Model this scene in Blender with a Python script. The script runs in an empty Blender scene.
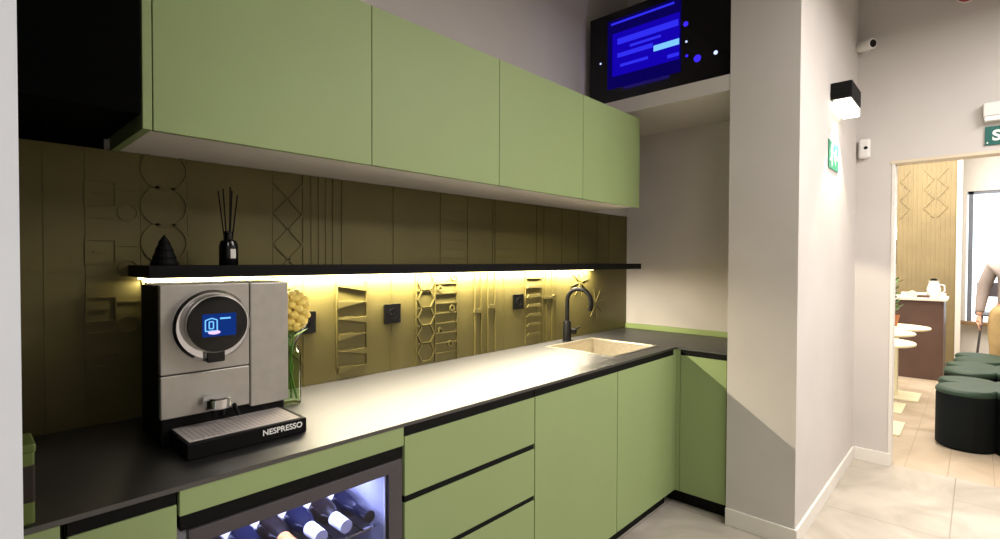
import bpy, bmesh, math, random
from mathutils import Vector, Matrix
random.seed(7)
scn = bpy.context.scene
COL = scn.collection
PI = math.pi

# ------------------------------------------------------------------ materials
def lin(c):
    return tuple(((v/255)/12.92 if v/255 <= .04045 else ((v/255+.055)/1.055)**2.4) for v in c)

def mat(name, rgb, rough=.5, metal=0., spec=.5, noise=0., nscale=8., bump=0., bscale=60., coat=0., trans=0., ior=1.45, emit=None, estr=0.):
    m = bpy.data.materials.new(name); m.use_nodes = True
    nt = m.node_tree; b = nt.nodes['Principled BSDF']
    c = lin(rgb)
    b.inputs['Base Color'].default_value = (*c, 1)
    b.inputs['Roughness'].default_value = rough
    b.inputs['Metallic'].default_value = metal
    b.inputs['Specular IOR Level'].default_value = spec
    b.inputs['Coat Weight'].default_value = coat
    b.inputs['Transmission Weight'].default_value = trans
    b.inputs['IOR'].default_value = ior
    if emit:
        b.inputs['Emission Color'].default_value = (*lin(emit), 1)
        b.inputs['Emission Strength'].default_value = estr
    tc = nt.nodes.new('ShaderNodeTexCoord')
    if noise:
        n = nt.nodes.new('ShaderNodeTexNoise'); n.inputs['Scale'].default_value = nscale; n.inputs['Detail'].default_value = 4
        r = nt.nodes.new('ShaderNodeValToRGB')
        r.color_ramp.elements[0].position = .3; r.color_ramp.elements[1].position = .7
        r.color_ramp.elements[0].color = (*[v*(1-noise) for v in c], 1)
        r.color_ramp.elements[1].color = (*[min(1, v*(1+noise)) for v in c], 1)
        nt.links.new(tc.outputs['Object'], n.inputs['Vector'])
        nt.links.new(n.outputs['Fac'], r.inputs['Fac']); nt.links.new(r.outputs['Color'], b.inputs['Base Color'])
    if bump:
        n2 = nt.nodes.new('ShaderNodeTexNoise'); n2.inputs['Scale'].default_value = bscale; n2.inputs['Detail'].default_value = 3
        bp = nt.nodes.new('ShaderNodeBump'); bp.inputs['Strength'].default_value = bump; bp.inputs['Distance'].default_value = .002
        nt.links.new(tc.outputs['Object'], n2.inputs['Vector'])
        nt.links.new(n2.outputs['Fac'], bp.inputs['Height']); nt.links.new(bp.outputs['Normal'], b.inputs['Normal'])
    return m

def glass_mat(name, rgb, refl=.12, rough=.02):
    # thin pane: mostly see-through, a little mirror
    m = bpy.data.materials.new(name); m.use_nodes = True; nt = m.node_tree
    nt.nodes.clear()
    o = nt.nodes.new('ShaderNodeOutputMaterial'); mx = nt.nodes.new('ShaderNodeMixShader')
    t = nt.nodes.new('ShaderNodeBsdfTransparent'); g = nt.nodes.new('ShaderNodeBsdfGlossy')
    lw = nt.nodes.new('ShaderNodeLayerWeight'); lw.inputs['Blend'].default_value = refl
    t.inputs['Color'].default_value = (*lin(rgb), 1); g.inputs['Roughness'].default_value = rough
    nt.links.new(lw.outputs['Fresnel'], mx.inputs['Fac'])
    nt.links.new(t.outputs[0], mx.inputs[1]); nt.links.new(g.outputs[0], mx.inputs[2]); nt.links.new(mx.outputs[0], o.inputs[0])
    return m

def emis(name, rgb, s):
    m = bpy.data.materials.new(name); m.use_nodes = True; nt = m.node_tree; nt.nodes.clear()
    o = nt.nodes.new('ShaderNodeOutputMaterial'); e = nt.nodes.new('ShaderNodeEmission')
    e.inputs['Color'].default_value = (*lin(rgb), 1); e.inputs['Strength'].default_value = s
    nt.links.new(e.outputs[0], o.inputs[0]); return m

def tile_floor_mat(name, rgb, rgb2, joint, sx, sy, rough):
    m = mat(name, rgb, rough=rough); nt = m.node_tree; b = nt.nodes['Principled BSDF']
    tc = nt.nodes.new('ShaderNodeTexCoord'); br = nt.nodes.new('ShaderNodeTexBrick')
    br.offset = .5; br.inputs['Scale'].default_value = 1
    br.inputs['Brick Width'].default_value = sx; br.inputs['Row Height'].default_value = sy
    br.inputs['Mortar Size'].default_value = .003; br.inputs['Mortar'].default_value = (*lin(joint), 1)
    n = nt.nodes.new('ShaderNodeTexNoise'); n.inputs['Scale'].default_value = 2.2; n.inputs['Detail'].default_value = 8; n.inputs['Distortion'].default_value = 1.5
    r = nt.nodes.new('ShaderNodeValToRGB'); r.color_ramp.elements[0].position = .35; r.color_ramp.elements[1].position = .65
    r.color_ramp.elements[0].color = (*lin(rgb2), 1); r.color_ramp.elements[1].color = (*lin(rgb), 1)
    nt.links.new(tc.outputs['Object'], br.inputs['Vector']); nt.links.new(tc.outputs['Object'], n.inputs['Vector'])
    nt.links.new(n.outputs['Fac'], r.inputs['Fac'])
    nt.links.new(r.outputs['Color'], br.inputs['Color1']); nt.links.new(r.outputs['Color'], br.inputs['Color2'])
    nt.links.new(br.outputs['Color'], b.inputs['Base Color'])
    return m

M = dict(
    wall=mat('plaster_wall', (200,195,190), .85, noise=.03, nscale=3, bump=.08),
    wall_white=mat('white_wall', (225,222,216), .8, noise=.02, bump=.05),
    jamb=mat('jamb_paint', (214,220,228), .7, noise=.02),
    wall_shade_black=mat('wall_shade_black', (3,3,3), .95, spec=.1, noise=.1),  # near-black colour standing in for deep shade at the upper left
    trim=mat('white_trim', (226,222,214), .5, noise=.02),
    lintel=mat('door_lining', (214,200,176), .6, noise=.03),
    floor=tile_floor_mat('stone_tiles', (186,178,166), (160,152,140), (140,132,122), 1.2, .6, .3),
    floor2=tile_floor_mat('wood_floor', (188,172,150), (168,150,126), (158,140,118), 1.4, .22, .35),
    ceil=mat('ceiling_paint', (150,146,142), .9, noise=.03),
    green=mat('green_laminate', (144,162,110), .55, noise=.03, nscale=2.5, bump=.03, bscale=300),
    green_trim=mat('green_edge', (148,168,106), .5, noise=.03),
    white_under=mat('pale_carcass', (238,233,225), .6, noise=.02),
    black=mat('matt_black', (5,5,5), .6, spec=.22, noise=.1),
    blackgloss=mat('gloss_black', (7,7,8), .18, noise=.05),
    counter=mat('dark_worktop', (10,9,8), .45, ior=1.9, spec=.7, noise=.12, nscale=90),
    tile=mat('olive_embossed_tile', (95,87,45), .45, metal=.2, noise=.10, nscale=5, bump=.05, bscale=90),
    gold=mat('gold_embossed_panel', (146,130,94), .5, metal=.2, noise=.08, nscale=4),
    steel=mat('brushed_steel', (228,222,208), .34, metal=1., noise=.06, nscale=40),
    champagne=mat('champagne_metal', (176,173,166), .38, metal=.6, noise=.05, nscale=30),
    tray=mat('tray_metal', (216,208,204), .35, metal=.35, noise=.03),
    chrome=mat('chrome', (225,225,228), .1, metal=1., noise=.02),
    darkmetal=mat('dark_frame', (84,80,84), .45, metal=.4, noise=.05),
    cooler_in=mat('cooler_lining', (170,172,185), .5, noise=.04),
    bottle_blue=mat('bottle_glass_dark', (8,12,30), .12, noise=.05, coat=.5),
    bottle_brown=mat('bottle_glass_brown', (16,10,8), .15, noise=.05, coat=.5),
    white_foil=mat('white_foil', (240,240,242), .35, noise=.02),
    label=mat('paper_label', (225,222,215), .6, noise=.03),
    orange=mat('orange_foil', (215,140,70), .4, noise=.05),
    white_plastic=mat('white_plastic', (228,226,220), .4, noise=.02),
    sign_green=mat('sign_green', (22,92,84), .5, noise=.03),
    sign_green2=mat('sign_mint', (44,128,100), .5, noise=.03),
    sign_white=mat('sign_white', (240,240,236), .5, noise=.01),
    red=mat('alarm_red', (150,22,24), .4, noise=.04),
    table=mat('cream_table', (236,224,186), .4, noise=.03),
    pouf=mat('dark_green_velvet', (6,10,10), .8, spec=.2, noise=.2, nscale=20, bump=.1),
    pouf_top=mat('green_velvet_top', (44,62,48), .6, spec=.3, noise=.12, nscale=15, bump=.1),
    bar=mat('brown_bar_front', (86,62,50), .5, noise=.12, nscale=6),
    bar_top=mat('pale_bar_top', (222,212,196), .35, noise=.04),
    shirt=mat('mauve_shirt', (150,138,132), .85, noise=.06, nscale=15),
    trousers=mat('tan_trousers', (190,162,112), .85, noise=.06, nscale=15),
    skin=mat('skin', (206,156,130), .5, noise=.04),
    hair=mat('brown_hair', (56,40,30), .6, noise=.1),
    shoe=mat('shoe', (70,54,44), .6, noise=.05),
    leafm=mat('leaf_green', (70,110,48), .5, noise=.2, nscale=10),
    stem=mat('stem_green', (84,120,52), .5, noise=.1),
    petal=mat('yellow_petal', (232,208,112), .6, noise=.1, nscale=20),
    terracotta=mat('terracotta', (164,104,70), .7, noise=.08),
    postblue=mat('grey_blue_frame', (120,126,140), .5, noise=.04),
    brownledge=mat('brown_sill', (140,110,72), .6, noise=.06),
    cup=mat('cream_carton', (232,214,180), .6, noise=.03),
    canister=mat('olive_tin', (84,98,44), .5, noise=.1),
    canister_label=mat('brown_tin_label', (30,20,12), .6, noise=.1),
    glassgreen=glass_mat('green_glass', (238,246,232), .12),
    pane=glass_mat('clear_pane', (244,248,248), .08),
    cooler_pane=glass_mat('cooler_pane', (226,226,236), .22, .12),
    led=emis('led_warm', (255,236,170), 14.),
    lampglow=emis('lamp_glow', (255,246,228), 4.),
    globeglow=emis('globe_glow', (255,248,236), 4.),
    coolled=emis('cooler_led', (190,205,255), 14.),
    scr_dim=emis('screen_dim', (26,8,150), .3),
    scr_mid=emis('screen_blue', (30,6,230), .55),
    scr_bar=emis('screen_bar', (52,50,255), .9),
    scr_cyan=emis('screen_bright', (120,190,255), 1.2),
    ind=emis('indicator_white', (190,205,255), 1.6),
    ind_blue=emis('indicator_blue', (60,40,255), 1.2),
    ui_bg=emis('machine_screen', (20,52,130), .9),
    ui_ice=emis('machine_icon', (120,196,255), 1.2),
    ui_pink=emis('machine_cup', (240,200,250), 1.2),
)

# ------------------------------------------------------------------ mesh helpers
class MB:
    def __init__(s): s.b = bmesh.new()
    def box(s, x0, x1, y0, y1, z0, z1):
        x0, x1 = sorted((x0, x1)); y0, y1 = sorted((y0, y1)); z0, z1 = sorted((z0, z1))
        v = [s.b.verts.new(p) for p in ((x0,y0,z0),(x1,y0,z0),(x1,y1,z0),(x0,y1,z0),(x0,y0,z1),(x1,y0,z1),(x1,y1,z1),(x0,y1,z1))]
        for f in ((0,3,2,1),(4,5,6,7),(0,1,5,4),(1,2,6,5),(2,3,7,6),(3,0,4,7)): s.b.faces.new([v[i] for i in f])
        return s
    def lathe(s, prof, c=(0,0,0), axis='Z', seg=32):
        # prof: list of (r, h); closed at r==0 ends
        def P(r, h, a):
            x, y = r*math.cos(a), r*math.sin(a)
            if axis == 'Z': p = (x, y, h)
            elif axis == 'Y': p = (x, h, y)      # along +Y
            else: p = (h, x, y)
            return Vector(p)+Vector(c)
        rings = []
        for r, h in prof:
            if r < 1e-6: rings.append([s.b.verts.new(P(0, h, 0))])
            else: rings.append([s.b.verts.new(P(r, h, 2*PI*i/seg)) for i in range(seg)])
        for A, B in zip(rings, rings[1:]):
            for i in range(seg):
                j = (i+1) % seg
                if len(A) == 1 and len(B) == 1: continue
                if len(A) == 1: s.b.faces.new((A[0], B[j], B[i]))
                elif len(B) == 1: s.b.faces.new((A[i], A[j], B[0]))
                else: s.b.faces.new((A[i], A[j], B[j], B[i]))
        for R in (rings[0], rings[-1]):
            if len(R) > 1: s.b.faces.new(R)
        return s
    def tube(s, pts, r, seg=12):
        pts = [Vector(p) for p in pts]; rs = r if isinstance(r, (list, tuple)) else [r]*len(pts)
        rings = []; up = None
        for i, p in enumerate(pts):
            d = (pts[min(i+1, len(pts)-1)]-pts[max(i-1, 0)]).normalized()
            if up is None:
                up = d.orthogonal().normalized()
            else:
                up = (up-d*up.dot(d)).normalized()
            w = d.cross(up)
            rings.append([s.b.verts.new(p+(up*math.cos(2*PI*k/seg)+w*math.sin(2*PI*k/seg))*rs[i]) for k in range(seg)])
        for A, B in zip(rings, rings[1:]):
            for k in range(seg): s.b.faces.new((A[k], A[(k+1)%seg], B[(k+1)%seg], B[k]))
        s.b.faces.new(rings[0][::-1]); s.b.faces.new(rings[-1]); return s
    def prism(s, poly, d0, d1, axis='Y'):
        # poly of 2D points; extruded along axis between d0 and d1. axis Y: (x,z); axis X: (y,z); axis Z: (x,y)
        def P(a, b, d):
            return {'Y': (a, d, b), 'X': (d, a, b), 'Z': (a, b, d)}[axis]
        A = [s.b.verts.new(P(a, b, d0)) for a, b in poly]; B = [s.b.verts.new(P(a, b, d1)) for a, b in poly]
        n = len(poly)
        s.b.faces.new(A); s.b.faces.new(B[::-1])
        for i in range(n): s.b.faces.new((A[i], B[i], B[(i+1)%n], A[(i+1)%n]))
        return s
    def bar(s, a, b, w, d0, d1, axis='Y'):
        # straight flat bar of width w between 2D points a and b
        a, b = Vector(a), Vector(b); t = (b-a).normalized(); n = Vector((-t.y, t.x))*w/2
        return s.prism([a+n, b+n, b-n, a-n], d0, d1, axis)
    def ring(s, c, r, w, d0, d1, axis='Y', seg=28, a0=0, a1=2*PI):
        for i in range(seg):
            p, q = a0+(a1-a0)*i/seg, a0+(a1-a0)*(i+1)/seg
            f = lambda rr, a: (c[0]+rr*math.cos(a), c[1]+rr*math.sin(a))
            s.prism([f(r-w/2, p), f(r+w/2, p), f(r+w/2, q), f(r-w/2, q)], d0, d1, axis)
        return s
    def ball(s, c, r, sc=(1,1,1), u=20, v=12):
        m = Matrix.Translation(c) @ Matrix.Diagonal((r*sc[0], r*sc[1], r*sc[2], 1))
        bmesh.ops.create_uvsphere(s.b, u_segments=u, v_segments=v, radius=1, matrix=m); return s
    def build(s, name, m, parent=None, smooth=False, bevel=0., seg=2):
        bmesh.ops.recalc_face_normals(s.b, faces=s.b.faces)
        me = bpy.data.meshes.new(name); s.b.to_mesh(me); s.b.free()
        return link(name, me, m, parent, smooth, bevel, seg)

def wloc(o):
    v = Vector((0,0,0))
    while o is not None: v += o.location; o = o.parent
    return v

def link(name, me, m, parent=None, smooth=False, bevel=0., seg=2):
    me.materials.append(m)
    o = bpy.data.objects.new(name, me); COL.objects.link(o)
    if parent is not None:
        o.parent = parent
        me.transform(Matrix.Translation(-wloc(parent)))
    if smooth:
        me.polygons.foreach_set('use_smooth', [True]*len(me.polygons))
        try: me.set_sharp_from_angle(angle=math.radians(38))
        except Exception: pass
    if bevel:
        bm = o.modifiers.new('edge', 'BEVEL'); bm.width = bevel; bm.segments = seg; bm.limit_method = 'ANGLE'; bm.angle_limit = math.radians(40)
    return o

def thing(name, label, cat, loc=(0,0,0), group=None):
    o = bpy.data.objects.new(name, None); COL.objects.link(o); o.location = loc; o.empty_display_size = .1
    o['label'] = label; o['category'] = cat
    if group: o['group'] = group
    return o
def tag(o, label, cat, group=None):
    o['label'] = label; o['category'] = cat
    if group: o['group'] = group
    return o
def struct(o, label=None):
    o['kind'] = 'structure'
    if label: o['label'] = label
    return o
def sbox(name, m, *a, bevel=0., parent=None):
    return struct(MB().box(*a).build(name, m, parent, bevel=bevel))

def text_mesh(name, s, size, m, parent, origin, xdir, updir, depth=.0015, bold=0., align='CENTER'):
    cu = bpy.data.curves.new(name, 'FONT'); cu.body = s; cu.size = size; cu.extrude = depth; cu.offset = bold
    cu.align_x = align; cu.align_y = 'CENTER'
    t = bpy.data.objects.new(name+'_tmp', cu); COL.objects.link(t)
    dg = bpy.context.evaluated_depsgraph_get(); me = bpy.data.meshes.new_from_object(t.evaluated_get(dg))
    bpy.data.objects.remove(t)
    x, u = Vector(xdir).normalized(), Vector(updir).normalized(); n = x.cross(u)
    mt = Matrix((( x.x,u.x,n.x,origin[0]),(x.y,u.y,n.y,origin[1]),(x.z,u.z,n.z,origin[2]),(0,0,0,1)))
    me.transform(mt); me.materials.clear()
    return link(name, me, m, parent)

# ------------------------------------------------------------------ key dimensions (metres; x along the run, y into the wall)
XP, YP1, YP2, XF = -.603, -.930, -1.254, .948      # block that ends the kitchen, far wall
HC, FY = .900, -.638                               # worktop height, front plane of the base units
ZU, ZUT, DU = 1.709, 2.245, -.385                  # wall units
ZTOP = 3.45

# ------------------------------------------------------------------ shell
struct(MB().box(-6, 1.0, -5.2, .15, -.06, 0).build('floor', M['floor']))
struct(MB().box(1.0, 6.6, -5.2, 1.4, -.06, 0).build('floor_dining', M['floor2']))
sbox('ceiling', M['ceil'], -6, 6.6, -5.2, 1.4, ZTOP, ZTOP+.1)
sbox('wall_back', M['wall'], -3.07, .1, 0.0125, .15, 0, ZTOP)
sbox('wall_left', M['jamb'], -6, -3.3295, -1.12, -1.0, 0, ZTOP)
sbox('wall_back_left', M['wall_shade_black'], -6, -3.07, 0.0125, .15, 0, ZTOP)  # shade of the unlit left end painted as black
sbox('wall_shade_block', M['wall_shade_black'], -6, -3.062, -.383, .0125, 1.745, ZTOP)  # invented block, keeps ceiling light off the left tiles
sbox('wall_niche', M['wall'], 0, .1, YP1, 0.012, 0, ZTOP)
sbox('wall_right', M['wall'], XP, XF+.02, YP2, YP1, 0, ZTOP)
# far wall with the doorway
JY = -1.457
sbox('wall_far', M['wall'], XF, XF+.11, JY, YP1, 0, ZTOP)
sbox('wall_far_header', M['wall'], XF, XF+.11, -2.55, JY, 2.06, ZTOP)
sbox('wall_far_end', M['wall'], XF, XF+.11, -5.2, -2.55, 0, ZTOP)
sbox('wall_front', M['wall'], -6, XF+.11, -5.3, -5.2, 0, ZTOP)
sbox('wall_end', M['wall'], -6.1, -6, -5.3, .15, 0, ZTOP)
d = MB(); d.box(XF-.004, XF+.114, JY-.014, JY+.004, 0, 2.0445); d.box(XF-.004, XF+.114, -2.57, -2.55, 0, 2.0445)
d = struct(d.build('door_1', M['trim'], bevel=.002))
struct(MB().box(XF-.006, XF+.116, -2.572, JY+.012, 2.045, 2.066).build('head_lining', M['lintel'], d, bevel=.002))
# dining room beyond
sbox('wall_dining_left', M['wall_white'], XF+.11, 6.6, 1.3, 1.4, 0, ZTOP)
sbox('wall_dining_right', M['wall_white'], XF+.11, 6.6, -5.3, -5.2, 0, ZTOP)
WX = 6.2
sbox('wall_dining_far', M['wall_white'], WX, WX+.12, -1.76, 1.3, 0, ZTOP)
sbox('wall_dining_sill', M['wall_white'], WX, WX+.12, -4.6, -1.76, 0, .53)
sbox('wall_dining_header', M['wall_white'], WX, WX+.12, -4.6, -1.76, 2.36, ZTOP)
sbox('wall_dining_pier', M['wall_white'], WX, WX+.12, -5.2, -4.6, 0, ZTOP)
w = MB()
for y in (-1.80, -2.75, -3.7, -4.58): w.box(WX+.01, WX+.09, y-.025, y+.025, .53, 2.36)
w.box(WX+.01, WX+.09, -4.6, -1.76, .53, .57); w.box(WX+.01, WX+.09, -4.6, -1.76, 2.32, 2.36)
w = struct(w.build('window_1', M['postblue']))
struct(MB().box(WX+.045, WX+.051, -4.6, -1.76, .55, 2.34).build('window_pane', M['pane'], w))
struct(MB().box(WX-.16, WX+.02, -4.6, -1.70, .535, .575).build('trim_1', M['brownledge'], bevel=.004))
# gold embossed panel behind the bar
g = MB(); GX = 5.75; gy0, gy1 = -1.665, -1.035
g.box(GX, GX+.06, gy0, gy1, 0, 2.95)
n = 13
for i in range(n):
    y = gy0+.02+(gy1-gy0-.04)*i/(n-1)
    g.box(GX-.008, GX, y-.006, y+.006, 0, 2.95)
for (yc, ph) in ((-1.12, 0), (-1.38, 1), (-1.52, 0)):
    for k in range(5):
        z = 2.0+k*.13; s_ = .05 if (k+ph) % 2 else -.05
        g.bar((yc-s_, z), (yc+s_, z+.13), .014, GX-.016, GX-.006, axis='X')
struct(g.build('trim_2', M['gold']))
struct(MB().box(GX-.02, GX+.08, gy0-.055, gy0, 0, 2.95).build('trim_3', M['trim']))
# baseboards
bb = MB(); bb.box(XP-.012, XP, YP2-.012, YP1, 0, .088)
struct(bb.build('baseboard_pillar', M['trim'], bevel=.002))
bb = MB(); bb.box(XP, XF-.012, YP2-.012, YP2, 0, .088)
struct(bb.build('baseboard_right', M['trim'], bevel=.002))
struct(MB().box(XF-.012, XF, JY-.008, YP2-.012, 0, .088).build('baseboard_far', M['trim'], bevel=.002))

# ------------------------------------------------------------------ embossed tile backsplash (relief is real geometry)
t = MB(); T0, T1 = -.004, .0
t.box(-3.5, 0, 0, .012, HC+.0005, 1.712)
def vline(x, z0, z1, w=.004, h=.004): t.box(x-w/2, x+w/2, -h, 0, z0, z1)
LO, MID, HI = .9005, 1.352, 1.71
for x in (-3.207, -3.116, -2.982, -2.854, -2.578): vline(x, LO, HI, .0035, .002)
vline(-2.46, LO, MID, .003, .002); vline(-2.06, LO, MID, .003, .002)
vline(-1.33, LO, MID, .003, .002); vline(-1.04, LO, MID, .003, .002); vline(-.86, LO, MID, .003, .002)
t.box(-3.5, 0, -.0015, 0, MID-.0015, MID+.0015)
# left: square frames with inner marks
for k in range(4):
    z = 1.02+k*.17
    t.ring((-3.082, z+.05), .05, .006, -.004, 0, seg=4, a0=PI/4, a1=PI/4+2*PI)
    t.bar((-3.115, z-.02), (-3.05, z-.02), .005, -.004, 0)
    t.bar((-3.10, z+.05), (-3.065, z+.05), .006, -.004, 0)
    t.bar((-3.045, z+.07), (-2.99, z+.07), .006, -.004, 0); t.ring((-3.015, z), .025, .005, -.004, 0, seg=16)
# interlaced circles
for k in range(7):
    z = .98+k*.115
    t.ring((-2.918, z), .062, .008, -.005, 0)
# lattice of crosses
for k in range(6):
    z = 1.05+k*.113
    t.bar((-2.574, z-.056), (-2.466, z+.056), .008, -.005, 0); t.bar((-2.574, z+.056), (-2.466, z-.056), .008, -.005, 0)
vline(-2.464, LO, HI, .004, .004)
# fine vertical ribs (upper row)
for x in (-2.43, -2.40, -2.37, -2.34, -2.30, -2.05, -1.78, -1.60, -1.42, -1.40, -1.05, -.98, -.80, -.62, -.4, -.25): vline(x, MID, HI, .005, .003)
for k in range(7):
    z = 1.40+k*.045
    t.bar((-1.77, z), (-1.61, z), .004, -.003, 0)
    t.bar((-1.40, z+.01), (-1.28, z+.01), .004, -.003, 0)
# wedges (lower row)
for x in (-2.325, -2.188): vline(x, LO+.05, 1.30, .006, .006)
for k in range(6):
    z = 1.28-k*.066
    a, b = ((-2.32, z), (-2.194, z+.004)) if k % 2 == 0 else ((-2.194, z), (-2.32, z+.004))
    t.prism([a, b, (b[0], z-.022), (a[0]*.7+b[0]*.3, z-.006)], -.010, 0)
    t.bar((-2.32, z+.004), (-2.25, z+.004), .006, -.007, 0)
# hexagons
for k in range(5):
    z = 1.29-k*.083
    t.ring((-1.868, z), .049, .008, -.006, 0, seg=6)
    t.bar((-1.925, z+.0415), (-1.905, z+.0415), .007, -.006, 0)
vline(-1.926, LO, 1.34, .006, .005)
# rows with dots
for k in range(9):
    z = 1.325-k*.048
    t.bar((-1.812, z), (-1.68, z), .006, -.006, 0)
for (x, z) in ((-1.70, 1.305), (-1.785, 1.252), (-1.71, 1.155), (-1.785, 1.05), (-1.72, .98)):
    t.ring((x, z), .012, .008, -.008, 0, seg=14)
vline(-1.676, LO, 1.34, .005, .005); vline(-1.815, LO, 1.34, .004, .005)
# vertical bars with cross pieces
for x in (-1.548, -1.505, -1.455, -1.40): vline(x, LO, 1.345, .009, .006)
t.box(-1.56, -1.51, -.009, 0, 1.118, 1.138); t.box(-1.455, -1.41, -.009, 0, 1.135, 1.155)
# ladder
for k in range(7):
    z = 1.285-k*.055
    t.prism([(-1.14, z), (-1.005, z), (-1.02, z+.018), (-1.125, z+.018)], -.009, 0)
vline(-1.15, LO, 1.345, .005, .005); vline(-.995, LO, 1.345, .005, .005)
for x in (-.96, -.90): vline(x, LO, 1.345, .007, .005)
t.box(-.985, -.87, -.009, 0, 1.16, 1.174); t.ring((-.885, 1.167), .012, .01, -.009, 0, seg=12)
# star lines near the tap
for a in range(4):
    ca, sa = math.cos(a*PI/4+.2)*.10, math.sin(a*PI/4+.2)*.10
    t.bar((-.60-ca, 1.25-sa), (-.60+ca, 1.25+sa), .006, -.005, 0)
    t.bar((-.42-ca, 1.10-sa), (-.42+ca, 1.10+sa), .006, -.005, 0)
tag(t.build('tile_backsplash', M['tile']), 'olive brown embossed tile backsplash with hexagon, cross and ladder reliefs behind worktop', 'backsplash')

# ------------------------------------------------------------------ wall units
xs = [-3.037, -2.408, -1.7784, -1.1449, -.5395]
ul = ['green wall cabinet at the dark end, its side panel showing, above the reed diffuser',
      'green wall cabinet second from the dark end, between two wide green doors',
      'green wall cabinet third from the dark end, above the wall sockets',
      'green wall cabinet beside the high shelf with the blue screen, above the tap']
for i in range(4):
    x0, x1 = xs[i], xs[i+1]
    e = thing('wall_cabinet', ul[i], 'cabinet', ((x0+x1)/2, -.19, ZU), 'green wall cabinets above the worktop')
    MB().box(x0, x1, DU+.021, -.001, ZU+.004, ZUT-.002).build('carcass', M['white_under'], e)
    MB().box(x0+.0015, x1-.0015, DU, DU+.018, ZU, ZUT).build('door', M['green'], e, bevel=.001)
    if i == 0:
        o = MB().box(x0-.021, x0-.001, DU, -.001, ZU, ZUT).build('end_panel', M['green'], e, bevel=.001)

# ------------------------------------------------------------------ floating shelf, led, ornaments
SZ0, SZ1, SX0, SX1, SD = 1.331, 1.370, -3.016, -.235, -.24
sh = thing('wall_shelf', 'long thin black floating shelf across the tiled backsplash', 'shelf', ((SX0+SX1)/2, -.12, SZ0))
MB().box(SX0, SX1, SD, -.001, SZ0+.004, SZ1).build('board', M['black'], sh, bevel=.0015)
MB().box(SX0+.022, -.50, -.036, -.012, SZ0-.004, SZ0+.004).build('light_strip', M['led'], sh)
e = thing('reed_diffuser', 'black reed diffuser bottle with a small white label and five dark reeds', 'diffuser', (-2.775, -.13, SZ1))
cx, cy, cz = -2.775, -.13, SZ1
MB().lathe([(0,0),(.026,0),(.028,.004),(.028,.062),(.024,.076),(.013,.083),(.012,.10),(.014,.101),(.014,.108),(0,.108)], (cx,cy,cz), seg=28).build('bottle', M['blackgloss'], e, smooth=True)
lb = MB(); 
for k in range(6):
    a0 = -PI/2-.30+.16+k*.10; a1 = a0+.10
    R0, R1 = .0282, .0288
    f = lambda r, a: (cx+r*math.cos(a), cy+r*math.sin(a))
    lb.prism([f(R0,a0), f(R1,a0), f(R1,a1), f(R0,a1)], cz+.022, cz+.052, 'Z')
lb.build('label', M['label'], e)
for dx, dy, h in ((-.032,-.005,.235),(-.012,.01,.245),(.002,-.012,.25),(.014,.008,.24),(.026,-.004,.225)):
    MB().tube([(cx+dx*.15, cy+dy*.15, cz+.02), (cx+dx, cy+dy, cz+h)], .0022, 8).build('reed', M['black'], e)
e = MB()
prof = [(0,0),(.036,0),(.037,.006),(.030,.02),(.031,.024),(.023,.042),(.024,.046),(.015,.064),(.016,.067),(.006,.084),(0,.092)]
e.lathe(prof, (-2.95,-.12,SZ1), seg=20)
tag(e.build('cone_ornament', M['black'], smooth=False), 'small black tree-shaped cone ornament on the dark end of the shelf', 'ornament')

# ------------------------------------------------------------------ worktop (L shape with sink cut-out) and upstand
SKX0, SKX1, SKY0, SKY1 = -1.085, -.625, -.535, -.115
wt = MB(); zt0 = HC-.011
for a in ((-3.75, SKX0, FY-.002, -.001), (SKX1, 0-.001, FY-.002, -.001), (SKX0, SKX1, SKY1, -.001), (SKX0, SKX1, FY-.002, SKY0), (-.579, -.001, YP1+.001, FY-.002)):
    wt.box(*a, zt0, HC)
tag(wt.build('worktop', M['counter']), 'dark grey L-shaped worktop running under the shelf to the pillar', 'worktop')
tag(MB().box(-.016, -.001, YP1+.001, -.002, HC, .935).build('upstand', M['green_trim'], bevel=.001), 'narrow green upstand at the foot of the beige niche wall', 'upstand')

# ------------------------------------------------------------------ base units
def carcass(e, x0, x1, y0=FY+.022, y1=-.02, z0=.083, z1=zt0-.001):
    return MB().box(x0, x1, y0, y1, z0, z1).build('carcass', M['black'], e)
def unit(label, x0, x1, cat='cabinet'):
    return thing('base_cabinet', label, cat, ((x0+x1)/2, -.33, 0), 'green base cabinets under the worktop')
FB = FY+.018
e = unit('green base cabinet at the dark end, mostly behind the white wall edge', -3.75, -3.242)
carcass(e, -3.75, -3.242); MB().box(-3.75, -3.248, FY, FB, .083, .888).build('door', M['green'], e, bevel=.001)
MB().box(-3.75, -3.242, FY+.05, FY+.066, 0, .083).build('kickboard', M['black'], e)
e = unit('narrow green base cabinet between dark end and wine cooler', -3.238, -3.056)
carcass(e, -3.240, -3.054); MB().box(-3.237, -3.057, FY+.004, FY+.0215, .8605, zt0-.001).build('finger_rail', M['black'], e); MB().box(-3.237, -3.057, FY, FB, .083, .860).build('door', M['green'], e, bevel=.001)
MB().box(-3.240, -3.054, FY+.05, FY+.066, 0, .083).build('kickboard', M['black'], e)
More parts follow.
